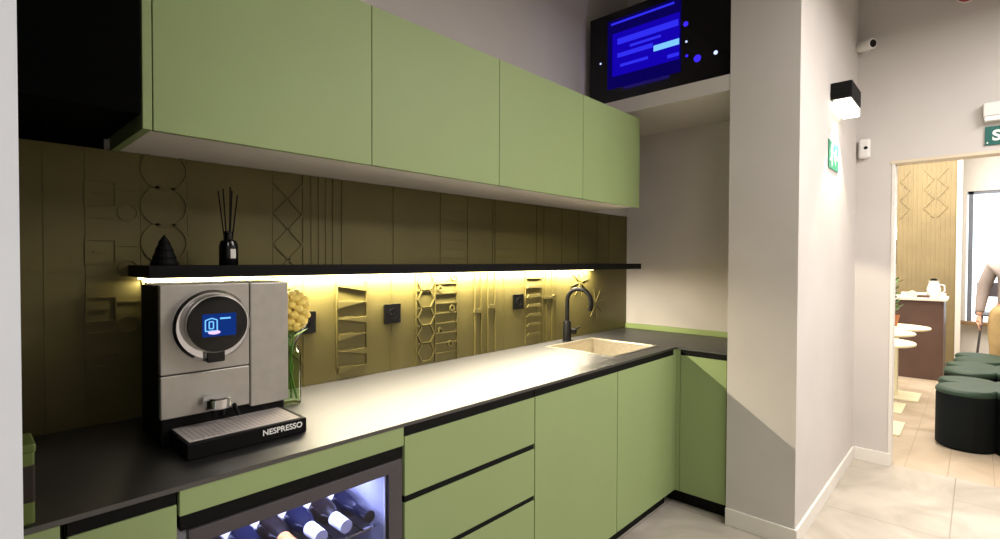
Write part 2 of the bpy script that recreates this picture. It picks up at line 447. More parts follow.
# drawer unit
x0, x1 = -2.4605, -1.8425
e = unit('green three-drawer base unit with black finger gaps beside the wine cooler', x0, x1)
carcass(e, x0, x1)
for z0, z1 in ((.677, .857), (.4745, .656), (.083, .455)):
    MB().box(x0+.0015, x1-.0015, FY, FB, z0, z1).build('drawer', M['green'], e, bevel=.001)
    MB().box(x0+.003, x1-.003, FY+.004, FY+.023, z1+.0005, {.857:zt0-.001,.656:.6765,.455:.474}[z1]).build('finger_rail', M['black'], e)
MB().box(x0, x1, FY+.05, FY+.066, 0, .083).build('kickboard', M['black'], e)
for x0, x1, lb in ((-1.8405, -1.2185, 'green single-door base unit beside the three drawers'), (-1.2165, -.602, 'green single-door base unit under the sink in the inner corner')):
    e = unit(lb, x0, x1)
    zc = zt0-.001 if x0 < -1.5 else .68
    carcass(e, x0, x1, z1=zc)
    if zc < .8: MB().box(x0, x1, FY+.022, FY+.04, zc, zt0-.001).build('rail', M['black'], e)
    MB().box(x0, x1, FY+.004, FY+.0215, .8575, zt0-.001).build('finger_rail', M['black'], e)
    MB().box(x0+.0015, x1-.0015, FY, FB, .083, .857).build('door', M['green'], e, bevel=.001)
    MB().box(x0, x1, FY+.05, FY+.066, 0, .083).build('kickboard', M['black'], e)
# corner return
e = thing('base_cabinet', 'green corner base unit turned at right angles, against the pillar', 'cabinet', (-.3, -.78, 0), 'green base cabinets under the worktop')
MB().box(-.553, -.02, YP1+.004, -.60, .083, zt0-.001).build('carcass', M['black'], e)
MB().box(-.573, -.555, YP1+.012, -.666, .8575, zt0-.001).build('finger_rail', M['black'], e)
MB().box(-.577, -.559, YP1+.012, -.666, .083, .857).build('door', M['green'], e, bevel=.001)
f = MB(); f.box(-.602, -.559, FY, FB, .083, zt0-.001); f.box(-.577, -.559, -.664, FY, .083, zt0-.001)
f.build('corner_post', M['green'], e)
MB().box(-.577, -.559, YP1+.003, YP1+.010, .083, zt0-.001).build('filler_strip', M['green'], e)
MB().box(-.53, -.515, YP1+.003, -.572, 0, .083).build('kickboard', M['black'], e)

# ------------------------------------------------------------------ wine cooler
wx0, wx1 = -3.0515, -2.4625
e = thing('wine_cooler', 'built-in wine cooler with dark framed glass door lit blue inside', 'wine cooler', ((wx0+wx1)/2, -.33, 0))
MB().box(wx0, wx1, FY, FB, .832, .889).build('fascia', M['green'], e, bevel=.001)
c = MB()
ci0, ci1 = wx0+.055, wx1-.05
c.box(wx0, ci0, FY+.024, -.03, .04, .80); c.box(ci1, wx1, FY+.024, -.03, .04, .80)
c.box(ci0, ci1, FY+.024, -.03, .04, .10); c.box(ci0, ci1, FY+.024, -.03, .772, .80); c.box(ci0, ci1, -.06, -.03, .10, .772)
c.build('cabinet_lining', M['cooler_in'], e)
MB().box(wx0+.002, wx1-.002, FY+.006, -.03, .7975, .8315).build('top_gap', M['black'], e)
f = MB(); fx0, fx1, fz0, fz1 = -3.034, -2.469, .06, .795; gx0, gx1, gz0, gz1 = -2.988, -2.515, .11, .760
f.box(fx0, fx1, FY, FY+.022, gz1, fz1); f.box(fx0, fx1, FY, FY+.022, fz0, gz0); f.box(fx0, gx0, FY, FY+.022, gz0, gz1); f.box(gx1, fx1, FY, FY+.022, gz0, gz1)
dr = f.build('door', M['darkmetal'], e, bevel=.0015)
MB().box(gx0, gx1, FY+.008, FY+.013, gz0, gz1).build('glass_pane', M['cooler_pane'], dr)
MB().box(gx1-.006, gx1-.001, FY+.014, FY+.020, gz0, gz1).build('door_seal', M['white_plastic'], dr)
for z in (.600, .40, .22):
    r = MB()
    for k in range(12):
        x = ci0+.02+k*(ci1-ci0-.04)/11
        r.box(x-.002, x+.002, FY+.05, -.07, z-.003, z)
    r.box(ci0, ci1, FY+.05, FY+.058, z-.006, z); r.box(ci0, ci1, -.08, -.072, z-.006, z)
    r.build('wire_rack', M['chrome'], e)
MB().box(ci0+.02, ci1-.02, FY+.06, FY+.075, .766, .772).build('interior_light', M['coolled'], e)
MB().box(-3.051, -2.463, FY+.05, FY+.06, 0, .04).build('kickboard', M['black'], e)
# bottles lying on the top rack, neck towards the door
def bottle(name, x, z, glass, foil, label, grp):
    r = .036; q_ = -.165
    o = thing(name, label, 'bottle', (x, -.46, z), grp)
    prof = [(0,-.12),(r*.9,-.122),(r,-.128),(r,-.31),(r*.8,-.345),(.016,-.375),(.014,-.41),(.016,-.412),(.016,-.43),(0,-.43)]
    MB().lathe([(a, b+q_) for a, b in prof], (x, 0, z+r), axis='Y', seg=24).build('glass', glass, o, smooth=True)
    MB().lathe([(r+.0002,-.17),(r+.0006,-.171),(r+.0006,-.275),(r+.0002,-.276)], (x, q_, z+r), axis='Y', seg=24).build('label', M['label'], o, smooth=True)
    MB().lathe([(.0185,-.352),(.0195,-.353),(.0185,-.433),(0,-.434)], (x, q_, z+r), axis='Y', seg=20).build('foil', foil, o, smooth=True)
    return o
bl = ['dark wine bottle with a blue cap lying at the far left of the cooler rack', 'dark wine bottle lying left of the one with the orange cap',
      'wine bottle with an orange cap lying in the cooler', 'wine bottle with a white cap lying beside the orange-capped one',
      'wine bottle with a white cap lying farther right, nearer the drawers', 'dark wine bottle with a blue cap lying nearest the drawer unit']
for k in range(6):
    bottle('wine_bottle', -2.93+.075*k, .6005, M['bottle_blue'] if k % 2 else M['bottle_brown'], M['bottle_blue'] if k in (0, 1, 5) else M['orange'] if k == 2 else M['white_foil'], bl[k], 'wine bottles in the cooler')

# ------------------------------------------------------------------ sink and tap
e = thing('kitchen_sink', 'square stainless steel sink set into the worktop below the tap', 'sink', ((SKX0+SKX1)/2, (SKY0+SKY1)/2, HC-.17))
b = MB(); t_ = .004; zb = HC-.17
b.box(SKX0+.002, SKX1-.002, SKY0+.002, SKY1-.002, zb, zb+t_)
b.box(SKX0+.002, SKX0+.006, SKY0+.002, SKY1-.002, zb, HC+.001); b.box(SKX1-.006, SKX1-.002, SKY0+.002, SKY1-.002, zb, HC+.001)
b.box(SKX0+.002, SKX1-.002, SKY0+.002, SKY0+.006, zb, HC+.001); b.box(SKX0+.002, SKX1-.002, SKY1-.006, SKY1-.002, zb, HC+.001)
b.build('basin', M['steel'], e, bevel=.0015)
r = MB()
for a in ((SKX0-.012, SKX1+.012, SKY1-.004, SKY1+.012), (SKX0-.012, SKX1+.012, SKY0-.012, SKY0+.004), (SKX0-.012, SKX0+.004, SKY0, SKY1), (SKX1-.004, SKX1+.012, SKY0, SKY1)): r.box(*a, HC+.0003, HC+.003)
r.build('rim', M['steel'], e)
MB().lathe([(0,0),(.04,0),(.042,.003),(.03,.004),(.028,.001),(0,.001)], ((SKX0+SKX1)/2, (SKY0+SKY1)/2, zb+t_), seg=24).build('drain', M['chrome'], e, smooth=True)
tx, ty = -.835, -.068
e = thing('kitchen_tap', 'black gooseneck tap with side lever behind the steel sink', 'tap', (tx, ty, HC))
MB().lathe([(0,0),(.029,0),(.029,.006),(.0245,.008),(.0245,.115),(.018,.125),(0,.125)], (tx,ty,HC), seg=28).build('tap_body', M['black'], e, smooth=True)
pts = [(tx,ty,HC+.11),(tx,ty,HC+.20),(tx,ty,HC+.245)]
R = .085
for k in range(1, 15):
    a = PI-k*PI*1.06/14
    pts.append((tx, ty-R-R*math.cos(a), HC+.245+R*math.sin(a)*.88))
pts.append((tx, pts[-1][1]+.004, pts[-1][2]-.035))
MB().tube(pts, [.0125]*len(pts), 16).build('spout', M['black'], e, smooth=True)
l = MB(); l.tube([(tx+.018,ty-.005,HC+.055),(tx+.062,ty-.012,HC+.055)], [.019,.019], 18)
l.tube([(tx+.05,ty-.012,HC+.06),(tx+.075,ty-.045,HC+.085)], [.006,.005], 10)
l.build('lever', M['black'], e, smooth=True)

# ------------------------------------------------------------------ sockets
def socket(xc, zc, label, double=False):
    e = thing('wall_socket', label, 'socket', (xc, -.006, zc), 'black wall sockets on the backsplash')
    h = .042
    MB().box(xc-h, xc+h, -.012, -.0005, zc-h, zc+h).build('plate', M['blackgloss'], e, bevel=.002)
    MB().ring((xc, zc), .022, .004, -.0145, -.011, seg=28).build('rim', M['black'], e)
    p = MB()
    for dx in (-.009, .009): p.lathe([(0,-.0128),(.003,-.0128),(.003,-.0118),(0,-.0118)], (xc+dx, 0, zc), axis='Y', seg=10)
    p.build('pin_hole', M['darkmetal'], e)
    return e
socket(-2.46, 1.147, 'black wall socket behind the coffee machine with a plug in it')
socket(-2.061, 1.153, 'black wall socket between the wedge relief and the hexagon relief')
socket(-1.216, 1.157, 'black wall socket beside the ladder relief near the tap')
pl = MB(); pl.lathe([(0,-.05),(.016,-.05),(.02,-.04),(.02,-.016),(0,-.016)], (-2.475,0,1.147), axis='Y', seg=20)
pl.tube([(-2.475,-.045,1.147),(-2.50,-.07,1.13),(-2.56,-.08,1.05),(-2.62,-.06,.93)], .004, 8)
tag(pl.build('power_plug', M['black'], smooth=True), 'black plug and cable in the socket by the coffee machine', 'plug')

# ------------------------------------------------------------------ coffee machine
mx0, mxm, mx1 = -3.022, -2.802, -2.690; my0, my1 = -.37, -.16; mz1 = 1.322
e = thing('coffee_machine', 'champagne and black capsule coffee machine with a round glowing display', 'coffee machine', ((mx0+mx1)/2, -.3, HC))
MB().box(mx0+.004, mx1-.004, my0+.018, my1, HC+.003, mz1-.004).build('body', M['black'], e, bevel=.006)
fp = MB(); fp.box(mx0, mxm-.0015, my0, my0+.02, 1.089, mz1); fp.box(mx0, mxm-.0015, my0, my0+.02, .975, 1.0865)
MB().box(-2.976, -2.712, my1-.004, -.006, HC+.003, 1.318).build('led_spill_block', M['black'], e, bevel=.004)  # unseen box added behind the machine to stop LED spill leftwards
front = fp.build('front_panel', M['champagne'], e, bevel=.003)
MB().box(mxm+.0015, mx1, my0, my1-.02, .966, mz1).build('water_tank', M['champagne'], e, bevel=.004)
dc = (-2.906, 0, 1.212)
MB().lathe([(.070,-.03),(.088,-.031),(.095,-.024),(.095,0),(.070,0)], (dc[0], my0, dc[2]), axis='Y', seg=48).build('bezel', M['chrome'], e, smooth=True)
MB().lathe([(0,-.052),(.066,-.052),(.0755,-.047),(.078,-.036),(.078,-.004),(0,-.004)], (dc[0]+.002, my0-.006, dc[2]+.006), axis='Y', seg=48).build('display_housing', M['champagne'], e, smooth=True)
dcx, dcz = dc[0]+.002, dc[2]+.006; dy = my0-.006-.052
dsp = MB().lathe([(0,-.006),(.060,-.006),(.0725,-.003),(.0735,.002),(0,.002)], (dcx, dy, dcz), axis='Y', seg=48).build('display', M['blackgloss'], e, smooth=True)
dz = dy-.0065
MB().box(dcx-.040, dcx+.042, dz-.0004, dz, dcz-.031, dcz+.028).build('lit_screen', M['ui_bg'], dsp)
ic = MB(); z0 = dz-.0012
for a, b in (((-.033,-.016),(-.033,.012)),((-.033,.012),(-.018,.017)),((-.018,.017),(-.005,.012)),((-.005,.012),(-.005,-.016)),((-.005,-.016),(-.033,-.016)),((-.024,-.010),(-.024,.008)),((-.014,-.010),(-.014,.008)),((-.024,.008),(-.014,.008)),((-.024,-.010),(-.014,-.010))):
    ic.bar((dcx+a[0], dcz+a[1]), (dcx+b[0], dcz+b[1]), .003, z0, z0+.0006)
ic.build('capsule_icon', M['ui_ice'], dsp)
MB().prism([(dcx+p*.015*math.cos(q)-.012, dcz-.020+.0055*math.sin(q)) for p, q in [(1, k*PI/8) for k in range(16)]], z0, z0+.0006).build('cup_icon', M['ui_pink'], dsp)
MB().box(dcx+.002, dcx+.028, z0, z0+.0006, dcz+.013, dcz+.0175).build('text_bar', M['ui_ice'], dsp)
MB().box(dc[0]-.022, dc[0]+.022, my0-.05, my0, 1.116, 1.146).build('latch', M['blackgloss'], e, bevel=.004)
s = MB(); s.lathe([(0,0),(.030,0),(.034,.004),(.034,.026),(.030,.030),(0,.030)], (-2.897, my0-.028, .990), seg=32)
s.box(-2.925, -2.869, my0-.03, my0, .992, 1.018)
s.build('spout', M['chrome'], e, smooth=True)
nz = MB(); nz.lathe([(0,0),(.006,0),(.008,.025),(0,.025)], (-2.907, my0-.03, .967), seg=14); nz.lathe([(0,0),(.006,0),(.008,.025),(0,.025)], (-2.886, my0-.03, .967), seg=14)
nz.build('nozzle', M['black'], e, smooth=True)
MB().tube([(-2.845, my0+.01, .985), (-2.845, my0-.012, .975), (-2.840, my0-.02, .955)], .006, 10).build('steam_tube', M['black'], e, smooth=True)
tx0, tx1, ty0, ty1 = -3.0, -2.70, -.505, -.345
tr = MB().box(tx0, tx1, ty0, ty1, HC+.001, .942).build('drip_tray', M['black'], e, bevel=.003)
g = MB(); g.box(tx0+.008, tx1-.015, ty0+.012, ty1-.005, .942, .9435)
for k in range(22):
    x = tx0+.02+k*.0122
    g.box(x, x+.005, ty0+.018, ty1-.01, .9435, .9445)
g.build('tray_grille', M['tray'], tr)
text_mesh('lettering', 'NESPRESSO', .0215, M['sign_white'], tr, (-2.768, ty0-.0008, .9255), (1,0,0), (0,0,1), .0005, .0004)

# ------------------------------------------------------------------ flower vase behind the machine, tin at the left
vx, vy = -2.598, -.185
e = thing('flower_vase', 'clear green glass vase with one yellow flower beside the coffee machine', 'vase', (vx, vy, HC))
MB().lathe([(0,.001),(.030,.001),(.032,.006),(.032,.165),(.026,.18),(.021,.19),(.023,.198),(.0215,.198),(.0195,.19),(.0245,.179),(.0305,.164),(.0305,.010),(0,.008)], (vx,vy,HC), seg=28).build('glass_body', M['glassgreen'], e, smooth=True)
st = MB()
for dx, dy in ((-.012,.006),(.010,-.008),(.004,.012)): st.tube([(vx+dx*1.6,vy+dy,HC+.015),(vx-dx*.5,vy,HC+.12),(vx+dx,vy+dy,HC+.26)], .0035, 8)
st.build('stem', M['stem'], e, smooth=True)
fl = MB()
for k in range(46):
    ph = math.acos(1-2*(k+.5)/46); th = PI*(1+5**.5)*k
    d_ = Vector((math.cos(th)*math.sin(ph), math.sin(th)*math.sin(ph), math.cos(ph)))
    c_ = Vector((vx+.010, vy, HC+.315))+d_*.040*Vector((1,1,1.35)).length/1.9
    fl.ball(c_+Vector((0,0,d_.z*.018)), .017, (1,1,.8), 8, 6)
fl.build('blossom', M['petal'], e, smooth=True)
lf = MB()
for a in (0, 2.2, 4.1):
    p0 = Vector((vx, vy, HC+.22)); o = Vector((math.cos(a), math.sin(a), .5))
    side = Vector((-math.sin(a), math.cos(a), 0))*.012
    A, B, C_, D_ = [lf.b.verts.new(p) for p in (p0, p0+o*.03+side, p0+o*.06, p0+o*.03-side)]
    lf.b.faces.new((A,B,C_,D_))
lf.build('leaf', M['leafm'], e)
e = thing('storage_tin', 'olive green tin with brown band on the dark end of the worktop', 'tin', (-3.33, -.59, HC))
MB().box(-3.375, -3.281, -.628, -.545, HC+.0005, 1.035).build('body', M['canister'], e, bevel=.004)
MB().box(-3.3758, -3.2802, -.6288, -.5442, .940, 1.012).build('label_band', M['canister_label'], e, bevel=.004)
MB().box(-3.377, -3.279, -.630, -.543, 1.032, 1.050).build('lid', M['canister'], e, bevel=.004)

# ------------------------------------------------------------------ high shelf and the screen on it
struct(MB().box(-.60, -.001, YP1+.001, .011, 2.281, 2.366).build('trim_4', M['wall'], bevel=.002))
e = thing('display_screen', 'large black display with blue glowing bars on the high niche shelf', 'screen', (-.5, -.48, 2.367))
sy0, sy1, sz0, sz1 = -.926, -.035, 2.368, 2.935; sX = -.552
MB().box(sX+.006, -.47, sy0, sy1, sz0, sz1).build('casing', M['black'], e, bevel=.006)
fr = MB().box(sX, sX+.006, sy0, sy1, sz0, sz1).build('front_glass', M['blackgloss'], e, bevel=.002)
q = lambda name, y0, y1, z0, z1, m, o=.0006, p=fr: MB().box(sX-o, sX-o+.0005, y0, y1, z0, z1).build(name, m, p)
q('lit_area', -.64, -.165, 2.46, 2.885, M['scr_dim'])
q('lit_area', -.632, -.20, 2.535, 2.80, M['scr_mid'], .0012)
for y0, y1, z0, z1 in ((-.625,-.235,2.725,2.762),(-.47,-.235,2.645,2.672),(-.44,-.255,2.585,2.602),(-.52,-.32,2.69,2.705),(-.60,-.19,2.855,2.868)):
    q('screen_bar', y0, y1, z0, z1, M['scr_bar'], .0018)
q('screen_bar', -.63, -.475, 2.618, 2.652, M['scr_cyan'], .0018); q('screen_bar', -.63, -.56, 2.555, 2.575, M['scr_bar'], .0018)
for (y, z, r, m) in ((-.668,2.72,.014,'ind_blue'),(-.672,2.62,.006,'ind'),(-.675,2.54,.008,'ind_blue'),(-.735,2.51,.020,'ind_blue'),(-.835,2.515,.011,'ind'),(-.115,2.64,.006,'ind')):
    MB().lathe([(0,-.0022),(r,-.002),(r,-.0004),(0,-.0004)], (sX, y, z), axis='X', seg=20).build('indicator_light', M[m], fr)

# ------------------------------------------------------------------ wall lamp, signs and devices on the right
lx0, lx1 = .06, .35
e = thing('wall_lamp', 'dark box wall lamp shining down the pillar side wall', 'wall lamp', (.2, YP2, 2.24))
MB().box(lx0, lx1, YP2-.105, YP2-.001, 2.312, 2.405).build('housing', M['black'], e, bevel=.003)
MB().box(lx0+.012, lx1+.02, YP2-.098, YP2-.012, 2.262, 2.312).build('diffuser', M['lampglow'], e, bevel=.004)
e = thing('exit_sign', 'small pale green exit sign with white arrow below the wall lamp', 'sign', (.15, YP2, 2.0))
MB().box(.02, .29, YP2-.006, YP2-.0005, 1.925, 2.085).build('plate', M['sign_green2'], e)
a = MB(); ay = YP2-.0075
a.bar((.19,2.0),(.27,2.0), .022, ay, ay+.001); a.prism([(.20,2.045),(.20,1.955),(.155,2.0)], ay, ay+.001)
a.build('arrow', M['sign_white'], e)
a = MB()
a.ring((.10,2.058), .007, .014, ay, ay+.001, seg=12)
for p0, p1 in (((.098,2.045),(.088,2.0)),((.088,2.0),(.105,1.972)),((.105,1.972),(.095,1.94)),((.088,2.0),(.068,1.975)),((.068,1.975),(.045,1.972)),((.097,2.035),(.072,2.02)),((.097,2.035),(.118,2.012))):
    a.bar(p0, p1, .013, ay, ay+.001)
a.build('running_figure', M['sign_white'], e)
# green sign over the doorway
e = thing('doorway_sign', 'dark green sign with white letter S above the doorway', 'sign', (XF, -1.97, 2.1))
MB().box(XF-.010, XF-.0005, -2.06, -1.905, 2.100, 2.212).build('plate', M['sign_green'], e, bevel=.001)
text_mesh('lettering', 'S', .086, M['sign_white'], e, (XF-.0112, -1.957, 2.152), (0,-1,0), (0,0,1), .0006, .003)
MB().prism([(-1.912,2.110),(-1.921,2.110),(-1.9165,2.122)], XF-.0115, XF-.0102, 'X').build('mark', M['sign_white'], e)
e = thing('emergency_light', 'white emergency light box mounted above the green sign', 'emergency light', (XF, -2.0, 2.25))
MB().box(XF-.045, XF-.0005, -2.16, -1.895, 2.272, 2.352).build('housing', M['white_plastic'], e, bevel=.006)
MB().box(XF-.048, XF-.004, -2.155, -1.90, 2.240, 2.270).build('diffuser', M['sign_white'], e, bevel=.006)
# CCTV camera
e = thing('security_camera', 'small white bullet security camera high in the wall corner', 'camera', (XF, -1.262, 2.87))
MB().lathe([(0,-.012),(.032,-.012),(.032,-.0005),(0,-.0005)], (XF, -1.295, 2.86), axis='X', seg=24).build('mount', M['white_plastic'], e, smooth=True)
MB().tube([(XF-.01,-1.295,2.86),(XF-.05,-1.30,2.86)], .012, 12).build('arm', M['white_plastic'], e, smooth=True)
c0, c1 = Vector((XF-.055,-1.262,2.858)), Vector((XF-.115,-1.352,2.846))
MB().tube([c0, c0.lerp(c1,.1), c1.lerp(c0,.03), c1], [.028,.034,.034,.032], 20).build('body', M['white_plastic'], e, smooth=True)
dd = (c1-c0).normalized()
MB().tube([c1-dd*.001, c1+dd*.004], [.026,.024], 20).build('lens', M['blackgloss'], e, smooth=True)
e = thing('motion_detector', 'small white motion detector with a dark dot in the wall corner', 'detector', (XF, -1.30, 2.10))
MB().box(XF-.045, XF-.0005, -1.335, -1.268, 2.098, 2.232).build('housing', M['white_plastic'], e, bevel=.016, seg=4)
MB().lathe([(0,-.0035),(.011,-.002),(.012,.002),(0,.002)], (XF-.045,-1.312,2.168), axis='X', seg=18).build('sensor', M['blackgloss'], e, smooth=True)
e = thing('fire_alarm', 'red fire alarm sounder at the top of the far wall', 'alarm', (XF, -1.81, 2.99))
MB().lathe([(0,-.012),(.055,-.012),(.055,-.0005),(0,-.0005)], (XF,-1.812,3.055), axis='X', seg=28).build('base', M['white_plastic'], e, smooth=True)
MB().lathe([(0,-.08),(.035,-.08),(.05,-.065),(.05,-.012),(0,-.012)], (XF,-1.812,3.055), axis='X', seg=28).build('sounder', M['red'], e, smooth=True)

# ------------------------------------------------------------------ dining room furniture
tl = ['round cream table nearest the doorway edge', 'round cream table in the middle of the row of three', 'round cream table farthest in, with the potted plant on it']
for k, (x, y, ry) in enumerate(((1.95,-1.235,.295),(2.70,-1.18,.295),(3.30,-1.257,.295))):
    e = thing('round_table', tl[k], 'table', (x, y, 0), 'round cream tables beyond the doorway')
    MB().lathe([(0,.700),(ry-.01,.700),(ry,.706),(ry,.718),(ry-.004,.722),(0,.722)], (x,y,0), seg=56).build('tabletop', M['table'], e, smooth=True)
    MB().box(x-.035, x+.035, y-.035, y+.035, .012, .70).build('pedestal', M['table'], e, bevel=.004)
    MB().box(x-.21, x+.21, y-.215, y+.215, .001, .016).build('base_plate', M['table'], e, bevel=.003)
e = thing('potted_plant', 'leafy green plant in a terracotta pot on the farthest round table', 'plant', (3.3, -1.235, .722))
MB().lathe([(0,0),(.045,0),(.062,.10),(.066,.10),(.066,.115),(.056,.115),(.054,.09),(0,.09)], (3.3,-1.235,.7225), seg=24).build('pot', M['terracotta'], e, smooth=True)
lf = MB()
for k in range(60):
    a = k*2.4; z = .83+.40*(k/60); rr = .03+.07*abs(math.sin(k*1.7))
    p0 = Vector((3.3+math.cos(a)*.012, -1.235+math.sin(a)*.012, z)); o = Vector((math.cos(a), math.sin(a), .55))*rr
    sd = Vector((-math.sin(a), math.cos(a), 0))*rr*.28
    V = [lf.b.verts.new(p) for p in (p0, p0+o*.5+sd, p0+o, p0+o*.5-sd)]; lf.b.faces.new(V)
lf.build('foliage', M['leafm'], e)
MB().tube([(3.3,-1.235,.80),(3.3,-1.235,1.22)], .006, 8).build('stem', M['stem'], e)
# wall sconce
e = thing('wall_sconce', 'dark wall sconce with a glowing white globe beyond the doorway', 'wall lamp', (6.15,-.98,1.5))
MB().ball((6.08,-1.0,1.80), .085).build('globe', M['globeglow'], e, smooth=True)
MB().box(6.05, 6.198, -1.03, -.955, 1.36, 1.71).build('bracket', M['black'], e, bevel=.004)
# clover poufs
def clover(x, y, label):
    e = thing('clover_pouf', label, 'pouf', (x+.165, y-.165, 0), 'dark green clover poufs beyond the doorway')
    rr = .172; H = .452
    def outline(scale):
        pts = []
        cs = [(x, y), (x, y-.33), (x+.33, y-.33), (x+.33, y)]
        cx_, cy_ = x+.165, y-.165
        for k in range(96):
            a = 2*PI*k/96; dx, dy = math.cos(a), math.sin(a); best = .1
            for (ux, uy) in cs:
                px_, py_ = ux-cx_, uy-cy_
                bq = px_*dx+py_*dy; disc = bq*bq-(px_*px_+py_*py_-rr*rr)
                if disc > 0: best = max(best, bq+math.sqrt(disc))
            pts.append((cx_+dx*(best*scale), cy_+dy*(best*scale)))
        return pts
    def shell(levels):
        m = MB(); rings = []
        for z, s_ in levels: rings.append([m.b.verts.new((px_, py_, z)) for px_, py_ in outline(s_)])
        for A, B in zip(rings, rings[1:]):
            for i in range(96): m.b.faces.new((A[i], A[(i+1)%96], B[(i+1)%96], B[i]))
        m.b.faces.new(rings[0][::-1]); m.b.faces.new(rings[-1]); return m
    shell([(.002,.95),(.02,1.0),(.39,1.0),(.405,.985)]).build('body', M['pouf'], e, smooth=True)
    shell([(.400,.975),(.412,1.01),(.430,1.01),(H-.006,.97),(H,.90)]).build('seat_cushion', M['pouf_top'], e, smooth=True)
clover(1.80, -1.83, 'dark green clover pouf nearest the doorway')
clover(2.67, -1.845, 'dark green clover pouf in the middle of the row')
clover(3.36, -1.895, 'dark green clover pouf at the back, in front of the standing person')
# bar
e = thing('bar_counter', 'brown bar counter with a pale top in front of the gold panel', 'bar', (4.7,-1.37,0))
MB().box(4.45, 5.05, -1.60, -1.135, .0, .93).build('bar_front', M['bar'], e, bevel=.004)
MB().box(4.42, 5.06, -1.625, -1.11, .93, .962).build('bar_top', M['bar_top'], e, bevel=.004)
MB().box(4.98, 5.06, -1.60, -1.16, .962, 1.0).build('back_ledge', M['bar_top'], e, bevel=.003)
e = MB(); e.prism([(-1.335,.963),(-1.27,.963),(-1.262,1.02),(-1.285,1.035),(-1.325,1.03)], 4.60, 4.68, 'X')
tag(e.build('paper_carton', M['cup'], bevel=.004), 'small cream paper carton on the bar counter', 'carton')
e = thing('white_jug', 'white jug with a dark lid standing on the bar counter', 'jug', (4.62,-1.515,.963))
MB().lathe([(0,0),(.05,0),(.06,.03),(.066,.10),(.05,.16),(.045,.19),(.052,.20),(0,.20)], (4.62,-1.50,.963), seg=28).build('body', M['white_plastic'], e, smooth=True)
MB().lathe([(0,0),(.034,0),(.03,.02),(.012,.028),(0,.028)], (4.62,-1.50,1.163), seg=20).build('lid', M['black'], e, smooth=True)
MB().tube([(4.62,-1.548,1.12),(4.62,-1.595,1.11),(4.62,-1.60,1.04),(4.62,-1.555,1.01)], .008, 10).build('handle', M['white_plastic'], e, smooth=True)
e = MB(); e.box(4.52, 4.66, -1.46, -1.35, .963, .972); e.box(4.52,4.66,-1.46,-1.455,.972,.985); e.box(4.52,4.66,-1.355,-1.35,.972,.985); e.box(4.52,4.525,-1.455,-1.355,.972,.985); e.box(4.655,4.66,-1.455,-1.355,.972,.985)
tag(e.build('serving_tray', M['bar']), 'small brown tray between carton and jug on the bar', 'tray')
# bar stool by the window
e = thing('bar_stool', 'dark bar stool with a curved back in front of the window', 'stool', (5.4,-1.93,0))
sx_, sy_ = 5.4, -2.03
MB().lathe([(0,.72),(.16,.72),(.175,.74),(.17,.77),(0,.775)], (sx_,sy_,0), seg=28).build('seat', M['postblue'], e, smooth=True)
bk = MB()
for k in range(14):
    a0, a1 = -PI*.35+PI*.70*k/14, -PI*.35+PI*.70*(k+1)/14
    f = lambda r, a: (sx_+r*math.cos(a), sy_+r*math.sin(a))
    bk.prism([f(.155,a0), f(.175,a0), f(.175,a1), f(.155,a1)], .95, 1.13, 'Z')
bk.build('backrest', M['darkmetal'], e)
for dy in (-.09, .09): MB().tube([(sx_+.12, sy_+dy, .77), (sx_+.14, sy_+dy, .97)], .010, 8).build('back_post', M['darkmetal'], e)
for dx, dy in ((-.1,-.1),(.1,-.1),(.1,.1),(-.1,.1)):
    MB().tube([(sx_+dx, sy_+dy, .725), (sx_+dx*1.6, sy_+dy*1.6, .0)], .011, 8).build('leg', M['darkmetal'], e)

# ------------------------------------------------------------------ person standing in the dining room (faces the kitchen)
PX, PY = 4.16, -2.165
def skin_mesh(name, nodes, edges, m, parent, root=0, levels=2):
    me = bpy.data.meshes.new(name)
    me.from_pydata([n[0] for n in nodes], edges, [])
    o = bpy.data.objects.new(name, me); COL.objects.link(o)
    md = o.modifiers.new('skin', 'SKIN'); md.use_smooth_shade = True
    for i, n_ in enumerate(nodes):
        r_ = n_[1]; me.skin_vertices[0].data[i].radius = (r_, r_) if not isinstance(r_, tuple) else r_
    me.skin_vertices[0].data[root].use_root = True
    sb = o.modifiers.new('sub', 'SUBSURF'); sb.levels = levels; sb.render_levels = levels
    dg = bpy.context.evaluated_depsgraph_get(); dg.update()
    me2 = bpy.data.meshes.new_from_object(o.evaluated_get(dg))
    bpy.data.objects.remove(o); bpy.data.meshes.remove(me)
    me2.materials.clear()
    return link(name, me2, m, parent, smooth=True)
e = thing('person', 'standing person in a mauve long-sleeved top and tan trousers, arms hanging, behind the poufs', 'person', (PX, PY, 0))
# local frame: f forward (-x), s side (+y is the arm nearest the bar)
def L(f, s_, z): return (PX-f, PY+s_, z)
nodes = [(L(0,0,.90),(.14,.105)),(L(0,0,1.05),(.125,.095)),(L(.01,0,1.20),(.15,.105)),(L(0,0,1.33),(.13,.085)),(L(.0,0,1.40),(.055,.055)),(L(.015,0,1.46),(.05,.052))]
edges = [(0,1),(1,2),(2,3),(3,4),(4,5)]
def chain(start, pts):
    i = start
    for p in pts:
        nodes.append(p); edges.append((i, len(nodes)-1)); i = len(nodes)-1
    return i
hands = []
for sg in (1, -1):
    chain(0, [(L(0,sg*.10,.82),.088),(L(.01,sg*.105,.50),.058),(L(0,sg*.11,.46),.056),(L(-.01,sg*.115,.28),.05),(L(-.02,sg*.115,.09),.034),(L(-.01,sg*.115,.05),.038),(L(.10,sg*.125,.035),.032),(L(.15,sg*.13,.03),.024)])
    w_ = chain(3, [(L(0,sg*.165,1.33),.062),(L(-.01,sg*.232,1.12),.047),(L(0,sg*.240,1.04),.042),(L(.05,sg*.262,.86),.03),(L(.065,sg*.266,.81),.026)])
    hands.append(sg)
